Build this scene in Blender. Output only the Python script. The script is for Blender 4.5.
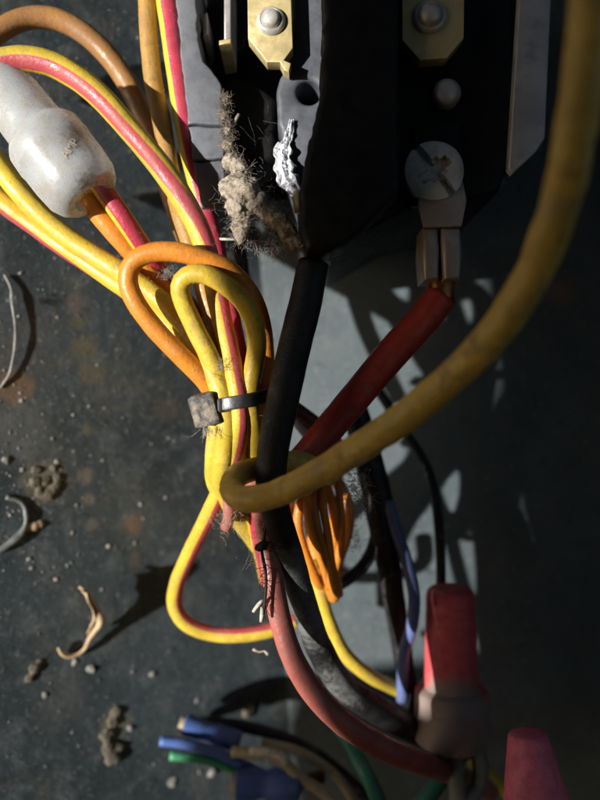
import bpy, bmesh, math, random
from mathutils import Vector, Matrix, noise
for o in list(bpy.data.objects): bpy.data.objects.remove(o)
random.seed(7)
S = bpy.context.scene
C = S.collection
F = 693.0                       # focal length in photo pixels (600 x 800)
PITCH = math.radians(25)        # the camera looks down into the cabinet
H = 1.2                         # cabinet height above ground, metres
cp, sp = math.cos(PITCH), math.sin(PITCH)
def W(x, d, z):                 # millimetres right / away / up -> world metres
    return Vector((x*.001, (d*cp + z*sp)*.001, (-d*sp + z*cp)*.001 + H))
def WV(x, d, z): return Vector((x, d*cp + z*sp, -d*sp + z*cp))
def L(px, py, d): return Vector(((px-300)*d/F, d, (400-py)*d/F))
def P(px, py, d): return W(*L(px, py, d))

# ------------------------------------------------------------------ camera, world, sun
cam = bpy.data.cameras.new('camera'); co = bpy.data.objects.new('camera', cam); C.objects.link(co)
co.location = W(0, 0, 0); co.rotation_euler = (math.radians(90)-PITCH, 0, 0)
cam.sensor_fit = 'VERTICAL'; cam.sensor_height = 36; cam.sensor_width = 27
cam.lens = 18/(400/F)
cam.clip_start = .004; cam.clip_end = 50
cam.dof.use_dof = True; cam.dof.focus_distance = .121; cam.dof.aperture_fstop = 10
S.camera = co
S.render.resolution_x = 768; S.render.resolution_y = 1024
SLOPE, RISE = .95, .10
ldir = WV(SLOPE, 1, RISE).normalized()
sun = bpy.data.lights.new('sun', 'SUN'); so = bpy.data.objects.new('sun', sun); C.objects.link(so)
sun.energy = 5.0; sun.angle = math.radians(.9); sun.color = (1, .965, .91)
so.rotation_euler = ldir.to_track_quat('-Z', 'Y').to_euler(); so.location = W(-300, -300, 100)
wd = bpy.data.worlds.new('World'); S.world = wd; wd.use_nodes = True
nt = wd.node_tree; sky = nt.nodes.new('ShaderNodeTexSky'); sky.sky_type = 'NISHITA'; sky.sun_disc = False
sky.sun_elevation = math.asin(-ldir.z); sky.sun_rotation = math.atan2(-ldir.x, -ldir.y)
nt.nodes['Background'].inputs[1].default_value = .05
nt.links.new(sky.outputs[0], nt.nodes['Background'].inputs[0])
S.view_settings.view_transform = 'Standard'; S.view_settings.look = 'None'
S.view_settings.exposure = 0.5; S.view_settings.gamma = 1

# ------------------------------------------------------------------ materials
class N:
    def __init__(s, name):
        s.m = bpy.data.materials.new(name); s.m.use_nodes = True; s.t = s.m.node_tree
        s.b = s.t.nodes['Principled BSDF']; s.tc = s.t.nodes.new('ShaderNodeTexCoord')
    def n(s, typ, **k):
        x = s.t.nodes.new(typ)
        for a, v in k.items(): setattr(x, a, v)
        return x
    def l(s, a, b): s.t.links.new(a, b)
    def noise(s, scale, detail=4, rough=.6, dist=0, vec=None):
        x = s.n('ShaderNodeTexNoise'); x.inputs['Scale'].default_value = scale
        x.inputs['Detail'].default_value = detail; x.inputs['Roughness'].default_value = rough
        x.inputs['Distortion'].default_value = dist
        s.l(vec or s.tc.outputs['Object'], x.inputs['Vector']); return x.outputs['Fac']
    def ramp(s, fac, a, b, va=0., vb=1.):
        x = s.n('ShaderNodeMapRange'); x.interpolation_type = 'SMOOTHSTEP'
        s.l(fac, x.inputs[0])
        for i, v in zip((1, 2, 3, 4), (a, b, va, vb)): x.inputs[i].default_value = v
        return x.outputs[0]
    def math(s, op, a, b=None):
        x = s.n('ShaderNodeMath', operation=op)
        for i, v in enumerate((a, b)):
            if v is None: continue
            if isinstance(v, (int, float)): x.inputs[i].default_value = v
            else: s.l(v, x.inputs[i])
        return x.outputs[0]
    def mix(s, fac, a, b, blend='MIX'):
        x = s.n('ShaderNodeMix', data_type='RGBA', blend_type=blend)
        for i, v in ((0, fac), (6, a), (7, b)):
            if isinstance(v, (int, float)): x.inputs[i].default_value = v
            elif isinstance(v, tuple): x.inputs[i].default_value = (*v, 1)
            else: s.l(v, x.inputs[i])
        return x.outputs[2]
    def col(s, c):
        if isinstance(c, tuple): s.b.inputs['Base Color'].default_value = (*c, 1)
        else: s.l(c, s.b.inputs['Base Color'])
    def bump(s, fac, dist, strength=1.):
        x = s.n('ShaderNodeBump'); x.inputs['Distance'].default_value = dist; x.inputs['Strength'].default_value = strength
        s.l(fac, x.inputs['Height']); s.l(x.outputs[0], s.b.inputs['Normal'])
    def set(s, **k):
        for a, v in k.items():
            i = s.b.inputs[a.replace('_', ' ')]
            if isinstance(v, (int, float, tuple)): i.default_value = v
            else: s.l(v, i)
        return s

def insulation(name, base, stripe=None, half=.12, dirt=.35, dirtcol=(.10, .065, .03), rough=.36, speck=.5):
    k = N(name); c = base
    a = k.noise(420, 5, .65); big = k.noise(110, 3, .6); fine = k.noise(1700, 3, .6)
    if stripe:
        uv = k.n('ShaderNodeSeparateXYZ'); k.l(k.tc.outputs['UV'], uv.inputs[0])
        w = k.math('PINGPONG', uv.outputs[0], .5)
        w = k.math('ADD', w, k.math('MULTIPLY', k.math('SUBTRACT', a, .5), .02))
        c = k.mix(k.ramp(w, half-.012, half+.012, 1, 0), base, stripe)
    var = k.ramp(big, .35, .7, .78, 1.1)
    cc = k.n('ShaderNodeCombineColor'); [k.l(var, cc.inputs[i]) for i in range(3)]
    c = k.mix(1., c, cc.outputs[0], 'MULTIPLY')
    c = k.mix(k.ramp(k.math('ADD', k.math('MULTIPLY', a, .6), k.math('MULTIPLY', big, .4)), .46, .70, 0, dirt), c, dirtcol)
    c = k.mix(k.ramp(fine, .60, .72, 0, speck*.7), c, dirtcol)
    c = k.mix(k.ramp(k.noise(5200, 2, .5), .63, .72, 0, speck*.5), c, tuple(v*.5 for v in dirtcol))
    c = k.mix(k.ramp(k.noise(240, 5, .7, .6), .50, .68, 0, dirt*.55), c, tuple(min(1, v*.5+.18) for v in dirtcol))
    k.col(c); k.set(Roughness=k.ramp(a, .3, .7, rough-.1, rough+.2))
    k.b.inputs['Specular IOR Level'].default_value = .4
    k.bump(k.math('ADD', k.math('MULTIPLY', a, .7), k.math('MULTIPLY', fine, .5)), .00022, .7)
    return k.m
def plain(name, c, rough=.5, metal=0., var=.35, scale=600, dirt=0., dirtcol=(.12, .09, .06), bump=.0001, spec=.5):
    k = N(name); a = k.noise(scale, 5, .65); b = k.noise(scale*.22, 3)
    v = k.ramp(a, .3, .72, 1-var, 1+var*.4)
    cc = k.n('ShaderNodeCombineColor'); [k.l(v, cc.inputs[i]) for i in range(3)]
    o = k.mix(1., c, cc.outputs[0], 'MULTIPLY')
    if dirt: o = k.mix(k.ramp(k.math('ADD', k.math('MULTIPLY', a, .5), k.math('MULTIPLY', b, .5)), .43, .63, 0, dirt), o, dirtcol)
    k.col(o); k.set(Roughness=k.ramp(a, .3, .7, max(rough-.12, .05), min(rough+.15, 1)), Metallic=metal)
    k.b.inputs['Specular IOR Level'].default_value = spec
    k.bump(a, bump, .8); return k.m

YEL, RED, ORG = (.68, .49, .055), (.52, .085, .10), (.74, .26, .03)
M = {}
M['yellow'] = insulation('yellow_insulation', YEL, dirt=.55, dirtcol=(.20, .11, .03))
M['yellow_clean'] = insulation('bright_yellow_insulation', (.70, .52, .06), dirt=.3, speck=.35)
M['stripe'] = insulation('yellow_insulation_red_stripe', YEL, RED, .095, dirt=.45, dirtcol=(.20, .10, .04))
M['stripe2'] = insulation('yellow_insulation_broad_red_stripe', (.74, .54, .05), (.52, .05, .09), .15, dirt=.25)
M['orange'] = insulation('orange_insulation', ORG, dirt=.3)
M['olive'] = insulation('aged_yellow_insulation', (.70, .48, .05), dirt=.5, dirtcol=(.13, .08, .03))
M['front'] = insulation('grimy_yellow_insulation', (.84, .55, .11), dirt=.75, dirtcol=(.22, .12, .05))
M['tan'] = insulation('weathered_tan_insulation', (.48, .27, .07), dirt=.5, dirtcol=(.12, .07, .03), speck=.85)
M['brown'] = insulation('brown_insulation', (.40, .20, .07), dirt=.45, dirtcol=(.14, .055, .02))
M['pink'] = insulation('faded_red_insulation', (.43, .125, .10), dirt=.55, dirtcol=(.20, .10, .075))
M['red'] = insulation('red_insulation', (.52, .06, .04), dirt=.45, dirtcol=(.10, .025, .02))
M['darkred'] = insulation('maroon_insulation', (.14, .035, .025), dirt=.4)
M['lavender'] = insulation('lavender_insulation', (.50, .47, .58), dirt=.3)
M['black'] = insulation('black_rubber_insulation', (.014, .014, .015), dirt=.5, dirtcol=(.035, .032, .03), rough=.5, speck=.4)
M['dustblack'] = insulation('dusty_black_insulation', (.022, .024, .026), dirt=.8, dirtcol=(.11, .115, .115), rough=.75, speck=.8)
M['blue'] = insulation('blue_insulation', (.08, .15, .42), dirt=.35)
M['violet'] = insulation('violet_blue_insulation', (.13, .18, .40), dirt=.75, dirtcol=(.10, .10, .12))
M['green'] = insulation('green_insulation', (.06, .34, .16), dirt=.3)
M['teal'] = insulation('teal_insulation', (.04, .22, .17), dirt=.4)
M['grey'] = insulation('grey_insulation', (.22, .24, .22), dirt=.4)
M['beige'] = insulation('beige_insulation', (.42, .36, .24), dirt=.4)
M['copper'] = plain('tarnished_copper', (.50, .22, .09), .4, .9, .4)
M['brass'] = plain('brass_plate', (.66, .54, .27), .45, .25, .22, 500, .25, (.35, .26, .12))
M['steel'] = plain('dull_steel', (.66, .64, .60), .4, .3, .35, 500, .3, (.14, .10, .07))
M['bracket'] = plain('scuffed_steel_bracket', (.60, .57, .57), .5, .4, .45, 260, .45, (.10, .09, .09))
M['lug'] = plain('tarnished_lug', (.50, .455, .43), .45, .35, .4, 400, .5, (.16, .11, .08))
M['silver'] = plain('bright_silver_contact', (.80, .82, .86), .25, .35, .2, 700)
M['housing'] = plain('charcoal_plastic_housing', (.095, .103, .122), .48, 0, .3, 300, .15, (.05, .05, .055), .00008)
M['block'] = plain('grey_plastic_base', (.145, .155, .178), .55, 0, .25, 420, .35, (.085, .085, .09), .0001)
M['dark'] = plain('black_plastic', (.006, .006, .0065), .6, 0, .4, 400, .4, (.014, .013, .011), spec=.25)
M['tie'] = plain('dark_nylon', (.07, .07, .075), .4, 0, .3, 700, .35, (.16, .15, .13))
M['tiehead'] = plain('dusty_dark_nylon', (.06, .06, .065), .6, 0, .4, 900, .9, (.30, .25, .18), .0004)
M['dust'] = plain('grey_brown_dust', (.47, .40, .32), .95, 0, .55, 900, .5, (.17, .13, .10), .0006, .1)
M['lint'] = plain('pale_lint', (.55, .50, .42), .9, 0, .4, 900, spec=.1)
M['lintgrey'] = plain('grey_lint', (.42, .41, .40), .9, 0, .4, 900, spec=.1)
M['darkbit'] = plain('plant_bits_and_slot_shade', (.035, .025, .02), .8, 0, .4, 900)
M['leaf'] = plain('dry_plant_matter', (.62, .46, .28), .8, 0, .4, 500, .4, (.36, .24, .13), .0003)
M['mud'] = plain('dried_mud', (.19, .17, .13), .95, 0, .5, 700, .4, (.14, .11, .07), .0006, .2)
M['crumb'] = plain('pale_grit', (.40, .39, .36), .9, 0, .6, 300, spec=.3)
M['glue'] = plain('dried_sealant', (.16, .175, .175), .35, 0, .3, 500, .3, (.28, .26, .22), .0003)

# translucent connector
k = N('milky_nylon'); a = k.noise(260, 4); f = k.noise(1500, 4, .7)
c = k.mix(k.ramp(a, .42, .7), (.62, .65, .66), (.57, .54, .50)); c = k.mix(k.ramp(f, .66, .76, 0, .25), c, (.40, .33, .25))
def spot(k, pt, r, soft=.5, nscale=700, amt=.35):
    d = k.n('ShaderNodeVectorMath', operation='DISTANCE'); g = k.n('ShaderNodeNewGeometry')
    k.l(g.outputs['Position'], d.inputs[0]); d.inputs[1].default_value = pt
    nz = k.noise(nscale, 4, .65, vec=g.outputs['Position'])
    q = k.math('ADD', d.outputs['Value'], k.math('MULTIPLY', k.math('SUBTRACT', nz, .5), r*amt*4))
    return k.ramp(q, r*(1-soft), r*(1+soft), 1, 0)
c = k.mix(k.math('MULTIPLY', spot(k, P(93, 186, 115), .0022, .7, 1500, .7), .8), c, (.16, .09, .03))
c = k.mix(k.math('MULTIPLY', spot(k, P(80, 128, 115), .0020, .7, 1500, .6), .7), c, (.22, .13, .06))
c = k.mix(k.math('MULTIPLY', spot(k, P(74, 143, 115), .0018, .7, 1800, .6), .5), c, (.25, .18, .11))
k.col(c); k.set(Roughness=k.ramp(f, .3, .7, .22, .45), Subsurface_Weight=.75, Transmission_Weight=.45, IOR=1.35, Subsurface_Radius=(1., .95, .85), Subsurface_Scale=.0025)
k.bump(a, .00025, .6); M['nylon'] = k.m
k = N('raised_lettering_nylon'); k.col((.50, .42, .34)); k.set(Roughness=.5); M['nylontext'] = k.m

k = N('black_rubber_with_dust'); a = k.noise(500, 5, .65); fi = k.noise(2400, 3, .7)
c = k.mix(k.ramp(fi, .55, .75, 0, .5), (.009, .009, .0095), (.03, .029, .027))
for pt, rr in ((P(296, 575, 121), .0045), (P(306, 605, 125), .005), (P(314, 632, 128), .004), (P(345, 690, 133), .005)):
    c = k.mix(k.math('MULTIPLY', spot(k, pt, rr, .6, 600, .5), k.ramp(a, .3, .6, .3, .9)), c, (.17, .175, .17))
k.col(c); k.set(Roughness=k.ramp(a, .3, .7, .4, .7)); k.bump(k.math('ADD', a, fi), .0002, .7); M['cable'] = k.m
# wire nut: red plastic, grime over its skirt (distance from the skirt bottom)
def nutmat(name, pt, r, red):
    k = N(name); a = k.noise(500, 5); g = k.noise(2200, 3, .7)
    c = k.mix(k.ramp(a, .35, .7, 0, .5), red, tuple(v*.55 for v in red))
    c = k.mix(k.ramp(g, .58, .72, 0, .4), c, (.16, .10, .09))
    if r: c = k.mix(k.math('MULTIPLY', spot(k, pt, r, .16, 320, .13), .93), c, (.27, .24, .21))
    k.col(c); k.set(Roughness=k.ramp(a, .3, .7, .4, .7)); k.bump(k.math('ADD', a, g), .00015, .8); return k.m

# ------------------------------------------------------------------ scene helpers
def tag(o, label=None, cat=None, group=None, kind=None):
    if label: o['label'] = label
    if cat: o['category'] = cat
    if group: o['group'] = group
    if kind: o['kind'] = kind
    return o
def link(name, me, mat, parent=None, recentre=True, smooth=True):
    o = bpy.data.objects.new(name, me); C.objects.link(o)
    if recentre and len(me.vertices):
        m = sum((v.co for v in me.vertices), Vector())/len(me.vertices)
        me.transform(Matrix.Translation(-m)); o.location = m
    if mat: me.materials.clear(); me.materials.append(mat)
    if smooth: me.polygons.foreach_set('use_smooth', [True]*len(me.polygons))
    if parent is not None:
        o.parent = parent; o.matrix_parent_inverse = Matrix.Translation(-parent.location)
    return o
def thing(name, loc, label, cat, group=None):
    o = bpy.data.objects.new(name, None); C.objects.link(o); o.location = loc; o.empty_display_size = .004
    return tag(o, label, cat, group)
def frombm(name, bm, mat, parent=None, smooth=True, recentre=True):
    bmesh.ops.recalc_face_normals(bm, faces=bm.faces)
    me = bpy.data.meshes.new(name); bm.to_mesh(me); bm.free()
    return link(name, me, mat, parent, recentre, smooth)
def catmull(pts, step):
    out = []; n = len(pts)
    for i in range(n-1):
        p0 = pts[max(i-1, 0)]; p1 = pts[i]; p2 = pts[i+1]; p3 = pts[min(i+2, n-1)]
        if i == 0: p0 = [2*a-b for a, b in zip(p1, p2)]
        if i == n-2: p3 = [2*a-b for a, b in zip(p2, p1)]
        ln = math.dist(p1[:3], p2[:3]); m = max(2, int(ln/step))
        for j in range(m):
            t = j/m
            out.append([.5*(2*b+(c-a)*t+(2*a-5*b+4*c-d)*t*t+(3*b-a-3*c+d)*t**3) for a, b, c, d in zip(p0, p1, p2, p3)])
    out.append(list(pts[-1])); return out
def tube_bm(bm, pts, seg=18, step=.9, wob=.035, seed=0, cap=True, uvl=None):
    """pts: local mm (x, d, z, radius, twist degrees)"""
    s = catmull(pts, step); n = len(s); rings = []; nrm = None
    acc = 0
    for i, q in enumerate(s):
        a = Vector(s[max(i-1, 0)][:3]); b = Vector(s[min(i+1, n-1)][:3]); t = (b-a).normalized()
        ref = Vector((0, -1, 0)); v = ref - t*ref.dot(t)
        if v.length > .35 or nrm is None: nn = v.normalized()
        else: nn = (nrm - t*nrm.dot(t)).normalized()
        nrm = nn; bb = t.cross(nn); c = Vector(q[:3]); r = q[3]
        if i: acc += (c-Vector(s[i-1][:3])).length
        ring = []
        for j in range(seg):
            th = 2*math.pi*j/seg; dr = nn*math.cos(th)+bb*math.sin(th)
            k = 1+wob*noise.noise((c+dr*r)*.35+Vector((seed*7.1, 0, 0)))
            ring.append(bm.verts.new(W(*(c+dr*r*k))))
        rings.append((ring, acc, q[4] if len(q) > 4 else 0))
    for i in range(n-1):
        (A, va, ta), (B, vb, tb) = rings[i], rings[i+1]
        for j in range(seg):
            f = bm.faces.new((A[j], A[(j+1) % seg], B[(j+1) % seg], B[j]))
            if uvl:
                for lp, (jj, v, t) in zip(f.loops, ((j, va, ta), (j+1, va, ta), (j+1, vb, tb), (j, vb, tb))):
                    lp[uvl].uv = (jj/seg - t/360, v*.1)
    if cap:
        bm.faces.new(rings[0][0][::-1]); bm.faces.new(rings[-1][0])
def tube(name, pts, mat, parent=None, width=None, **k):
    """pts: (px, py, depth mm[, width px[, twist]])"""
    bm = bmesh.new(); uv = bm.loops.layers.uv.new('UVMap'); q = []
    for p in pts:
        w = p[3] if len(p) > 3 and p[3] else width
        q.append((*L(*p[:3]), w*.5*p[2]/F, p[4] if len(p) > 4 else 0))
    tube_bm(bm, q, uvl=uv, seed=len(bpy.data.objects), **k)
    return frombm(name, bm, mat, parent)
def wire(name, label, pts, mat, width=20, cat='wire', group=None, **k):
    return tag(tube(name, pts, M[mat], None, width, **k), label, cat, group)
def lathe(name, p0, p1, prof, mat, parent=None, seg=32, smooth=True, lobes=None):
    """p0, p1 local mm; prof: (fraction along, radius mm)"""
    p0, p1 = Vector(p0), Vector(p1); ax = (p1-p0); t = ax.normalized()
    n = Vector((0, -1, 0)) if abs(t.y) < .9 else Vector((0, 0, 1)); n = (n-t*n.dot(t)).normalized(); b = t.cross(n); bm = bmesh.new(); R = []
    for f, r in prof:
        c = p0+ax*f; rg = []
        for j in range(seg):
            th = 2*math.pi*j/seg; rr = r*(lobes(f, th) if lobes else 1)
            rg.append(bm.verts.new(W(*(c+(n*math.cos(th)+b*math.sin(th))*rr))))
        R.append(rg)
    for A, B in zip(R, R[1:]):
        for j in range(seg): bm.faces.new((A[j], A[(j+1) % seg], B[(j+1) % seg], B[j]))
    bm.faces.new(R[0][::-1]); bm.faces.new(R[-1])
    o = frombm(name, bm, mat, parent)
    m = o.modifiers.new('edge', 'EDGE_SPLIT'); m.split_angle = math.radians(50)
    return o
def prism(name, poly, d0, d1, mat, parent=None, bevel=.35, holes=(), pd=None, rag=0.):
    """outline in photo pixels measured at depth pd (default d0), thick from d0 to d1, bevelled"""
    pd = pd or d0
    if rag:
        out = []
        for (x0, y0), (x1, y1) in zip(poly, poly[1:]+poly[:1]):
            m = max(1, int(math.hypot(x1-x0, y1-y0)/5))
            for i in range(m):
                x, y = x0+(x1-x0)*i/m, y0+(y1-y0)*i/m; v = Vector((x*.09, y*.09, d1*.37))
                out.append((x+rag*noise.fractal(v, 1., 2., 3), y+rag*noise.fractal(v+Vector((9, 4, 2)), 1., 2., 3)))
        poly = out
    cu = bpy.data.curves.new('tmp', 'CURVE'); cu.dimensions = '2D'; cu.fill_mode = 'BOTH'
    for ring in (poly, *holes):
        sp_ = cu.splines.new('POLY'); sp_.points.add(len(ring)-1); sp_.use_cyclic_u = True
        for q, (x, y) in zip(sp_.points, ring):
            v = L(x, y, pd); q.co = (v.x, v.z, 0, 1)
    cu.extrude = max((d1-d0)/2-bevel, .01); cu.bevel_depth = bevel; cu.bevel_resolution = 2; cu.offset = -bevel
    tmp = bpy.data.objects.new('tmp', cu); C.objects.link(tmp)
    dg = bpy.context.evaluated_depsgraph_get(); me = bpy.data.meshes.new_from_object(tmp.evaluated_get(dg))
    bpy.data.objects.remove(tmp); bpy.data.curves.remove(cu)
    for v in me.vertices: x, z, y = v.co; v.co = W(x, (d0+d1)/2-y, z)
    bm = bmesh.new(); bm.from_mesh(me); bpy.data.meshes.remove(me)
    bmesh.ops.remove_doubles(bm, verts=bm.verts, dist=1e-6)
    o = frombm(name, bm, mat, parent)
    m = o.modifiers.new('edge', 'EDGE_SPLIT'); m.split_angle = math.radians(35)
    return o
def circ(cx, cy, r, n=24): return [(cx+r*math.cos(2*math.pi*i/n), cy+r*math.sin(2*math.pi*i/n)) for i in range(n)]
def lump(name, balls, mat, parent=None, amp=.3, freq=.9, vox=.25, flat=None):
    """clump of dust or mud: overlapping balls (local mm x, d, z, r) fused into one skin and roughened"""
    bm = bmesh.new()
    for (x, d, z, r) in balls:
        g = bmesh.ops.create_icosphere(bm, subdivisions=3, radius=r)
        for v in g['verts']:
            q = v.co.copy(); q = q*(1+amp*noise.fractal(q*freq+Vector((x, d, z)), 1., 2., 4))
            if flat: q -= LN*q.dot(LN)*(1-flat)
            v.co = q+Vector((x, d, z))
    me = bpy.data.meshes.new('t'); bm.to_mesh(me); bm.free(); t = bpy.data.objects.new('t', me); C.objects.link(t)
    m = t.modifiers.new('r', 'REMESH'); m.mode = 'VOXEL'; m.voxel_size = vox
    m = t.modifiers.new('s', 'SMOOTH'); m.iterations = 7
    e = bpy.data.meshes.new_from_object(t.evaluated_get(bpy.context.evaluated_depsgraph_get()))
    bpy.data.objects.remove(t); bm = bmesh.new(); bm.from_mesh(e); bpy.data.meshes.remove(e)
    for v in bm.verts: v.co += v.normal*(.22 if not flat else .1)*vox*4*noise.fractal(v.co*(.5/vox), 1., 2., 3)
    for v in bm.verts: v.co = W(*v.co)
    return frombm(name, bm, mat, parent)
def fibres_bm(bm, starts, lmin, lmax, r=.05, curl=1., seg=3, n=5, bias=None):
    for s in starts:
        p = Vector(s); dr = Vector((random.gauss(0, 1), random.gauss(0, 1), random.gauss(0, 1)))
        if bias: dr += Vector(bias)
        dr.normalize(); ln = random.uniform(lmin, lmax); pts = []
        for i in range(n):
            pts.append((*p, r*random.uniform(.6, 1.2)*(1-.5*i/n)))
            dr = (dr+Vector((random.gauss(0, 1), random.gauss(0, 1), random.gauss(0, 1)))*.45*curl).normalized(); p = p+dr*ln/n
        tube_bm(bm, pts, seg=seg, step=ln/n, wob=0, cap=False)
def fibres(name, starts, lmin, lmax, mat, parent=None, **k):
    bm = bmesh.new(); fibres_bm(bm, starts, lmin, lmax, **k); return frombm(name, bm, mat, parent)

# ------------------------------------------------------------------ setting: two walls of the cabinet
A0, A1 = L(236, -120, 168), L(300, 900, 196)            # the fold between the two walls
ANG = math.radians(58); WD = Vector((-math.sin(ANG), -math.cos(ANG), 0))
LN = (A1-A0).cross(WD); LN.normalize()
if LN.x < 0: LN = -LN                                   # normal of the left wall, into the cabinet
def wall(px, py, h=0.):                                 # a point on the left wall, h mm off it
    r = L(px, py, 1.); t = A0.dot(LN)/r.dot(LN); return r*t + LN*h
def slab(name, a, b, c, d, thick, mat):
    bm = bmesh.new(); nv = (b-a).cross(d-a).normalized()
    v = [bm.verts.new(W(*p)) for p in (a, b, c, d)] + [bm.verts.new(W(*(p+nv*thick))) for p in (a, b, c, d)]
    for f in ((0, 1, 2, 3), (7, 6, 5, 4), (0, 4, 5, 1), (1, 5, 6, 2), (2, 6, 7, 3), (3, 7, 4, 0)): bm.faces.new([v[i] for i in f])
    return tag(frombm(name, bm, mat, None, False, False), kind='structure')

def wallmat(name, base, spots, grime, gloss):
    k = N(name); g = k.n('ShaderNodeNewGeometry'); pos = g.outputs['Position']
    big = k.noise(28, 5, .6, .4, pos); mid = k.noise(140, 6, .7, .3, pos); fine = k.noise(900, 5, .7, 0, pos)
    mp = k.n('ShaderNodeMapping'); k.l(pos, mp.inputs[0]); mp.inputs['Scale'].default_value = (1, 1, .22)
    streak = k.noise(170, 4, .6, .2, mp.outputs[0])
    c = k.mix(k.ramp(big, .3, .7), base, tuple(v*.62 for v in base))
    c = k.mix(k.ramp(streak, .55, .75, 0, grime*.7), c, (.13, .13, .11))
    c = k.mix(k.ramp(mid, .48, .70, 0, grime), c, (.145, .165, .172))
    c = k.mix(k.ramp(k.noise(55, 6, .72, .8, pos), .50, .66, 0, grime*.9), c, (.12, .115, .10))
    c = k.mix(k.ramp(fine, .57, .68, 0, .6), c, (.27, .275, .265))
    c = k.mix(k.ramp(k.noise(420, 4, .6, .5, pos), .60, .70, 0, .5), c, (.025, .028, .03))
    for (pt, r, colr, amt) in spots: c = k.mix(k.math('MULTIPLY', spot(k, pt, r, .45, 500, .35), amt), c, colr)
    k.col(c); k.set(Roughness=k.ramp(mid, .3, .7, gloss, gloss+.25))
    k.bump(k.math('ADD', k.math('MULTIPLY', mid, .8), k.math('ADD', k.math('MULTIPLY', fine, .3), k.math('MULTIPLY', big, 1.5))), .0005, .7)
    return k.m
RUST, MUDC, TANS = (.22, .135, .075), (.22, .19, .13), (.17, .14, .075)
ls = []
for px, py, rpx, colr, amt in [(15, 388, 17, RUST, .75), (133, 524, 10, RUST, .6), (45, 482, 20, MUDC, .55), (85, 348, 12, TANS, .5), (92, 372, 13, TANS, .45),
        (78, 322, 8, TANS, .4), (88, 430, 6, TANS, .4), (85, 475, 8, (.24, .19, .14), .5), (88, 500, 6, (.24, .19, .14), .5), (92, 525, 6, (.24, .19, .14), .4),
        (165, 410, 12, TANS, .3), (75, 302, 10, (.20, .14, .12), .4), (115, 725, 14, MUDC, .6), (20, 430, 30, (.17, .17, .16), .35), (60, 700, 25, (.12, .12, .11), .3), (135, 560, 6, RUST, .3)]:
    q = wall(px, py); ls.append((W(*q), rpx*q.y/F*.001, colr, amt))
M['leftwall'] = wallmat('grimy_slate_painted_steel', (.062, .080, .090), ls, .55, .22)
bs = []
for px, py, rpx, colr, amt in [(570, 541, 16, (.30, .15, .06), .9), (526, 476, 11, (.42, .26, .15), .9), (568, 290, 18, (.22, .12, .08), .7), (520, 440, 22, (.16, .22, .21), .5),
        (335, 300, 14, (.12, .14, .13), .5), (330, 350, 22, (.13, .15, .14), .4)]:
    bs.append((P(px, py, 175), rpx*175/F*.001, colr, amt))
M['backwall'] = wallmat('slate_painted_steel', (.088, .115, .127), bs, .22, .5)
U = (A0-A1).normalized()
slab('left_wall', A0, A0+WD*190, A1+WD*190, A1, 1.2 if (WD.cross(A1-A0)).dot(LN) < 0 else -1.2, M['leftwall'])
R_ = Vector((1, 0, 0))
slab('back_wall', A0, A1, A1+R_*170, A0+R_*170, -1.2, M['backwall'])
T0 = A0+Vector((0, 0, 22)); B0_ = A0+R_*112; B1_ = A1+R_*112
slab('added_right_wall', B0_, B1_, B1_+Vector((0, -85, 0)), B0_+Vector((0, -85, 0)), 1.2, M['leftwall'])  # side added mostly out of view to hold sky light off the right
slab('added_top_wall', A0, A0+R_*170, A0+R_*170+Vector((0, -85, 0)), A0+Vector((-70, -85, 0)), 1.2, M['leftwall'])  # top added out of view, likewise to cut the sky light

# added unseen sheet behind the camera, cut to keep sun off the cabinet's right
DC = -30
def shade(px, py):                                      # back wall pixel whose sunlight passes this point of the added sheet
    v = L(px, py, 175); t = DC-175
    return Vector((v.x+SLOPE*t, DC, v.z+RISE*t))
edge = [(535, -420), (520, 130), (474, 280), (480, 390), (460, 418), (460, 468), (490, 500), (496, 545), (508, 580), (520, 620), (514, 652), (390, 685), (250, 700), (225, 760), (225, 1250)]
cu = [shade(*e) for e in edge]
cpoly = cu + [Vector((80, DC, cu[-1].z)), Vector((80, DC, cu[0].z))]
bm = bmesh.new(); fr = [bm.verts.new(W(*v)) for v in cpoly]; bk = [bm.verts.new(W(v.x, v.y-1.2, v.z)) for v in cpoly]
bm.faces.new(fr); bm.faces.new(bk[::-1])
for i in range(len(fr)): bm.faces.new((fr[i], fr[(i+1) % len(fr)], bk[(i+1) % len(fr)], bk[i]))
M['blocker'] = plain('slate_sun_blocker', (.05, .058, .065), .5, 0, .3, 120, .3)
tag(frombm('added_sun_blocker', bm, M['blocker'], None, False), 'unseen slate sheet added behind the camera to shade the right half', 'blocker')

# ------------------------------------------------------------------ contactor
ct = thing('contactor', P(330, 250, 140), 'black and grey plastic contactor with brass terminals and a slotted screw', 'contactor')
prism('base_block', [(172, -40), (195, -40), (198, 40), (204, 62), (221, 82), (222, 124), (188, 124), (181, 60)], 126, 166, M['block'], ct, .4, rag=1.6)
prism('base_block', [(188.5, 126.5), (222, 126.5), (224, 159), (193, 159)], 126.5, 166, M['block'], ct, .35, rag=1.6)
prism('base_block', [(193.5, 161.5), (224, 161.5), (228, 205), (201, 208)], 127, 166, M['block'], ct, .35, rag=1.6)
prism('base_plate', [(196, -40), (520, -40), (515, 165), (330, 200), (236, 200), (226, 160), (222, 80), (200, 60)], 150, 168, M['dark'], ct, .4, pd=150)
prism('coil_bobbin', [(205, -40), (246, -40), (246, 46), (236, 52), (222, 50), (207, 36)], 140, 150, M['dark'], ct, .8)
prism('coil_terminal', [(224, -30), (231, -30), (231, 38), (224, 40)], 128.5, 140, M['bracket'], ct, .3)
prism('coil_terminal', [(202, 14), (207, 12), (208, 34), (203, 36)], 130, 141, M['bracket'], ct, .3)
prism('coil_tag', [(219, 40), (231, 38), (231, 43), (219, 45)], 128, 139.8, M['brass'], ct, .3)
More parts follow.
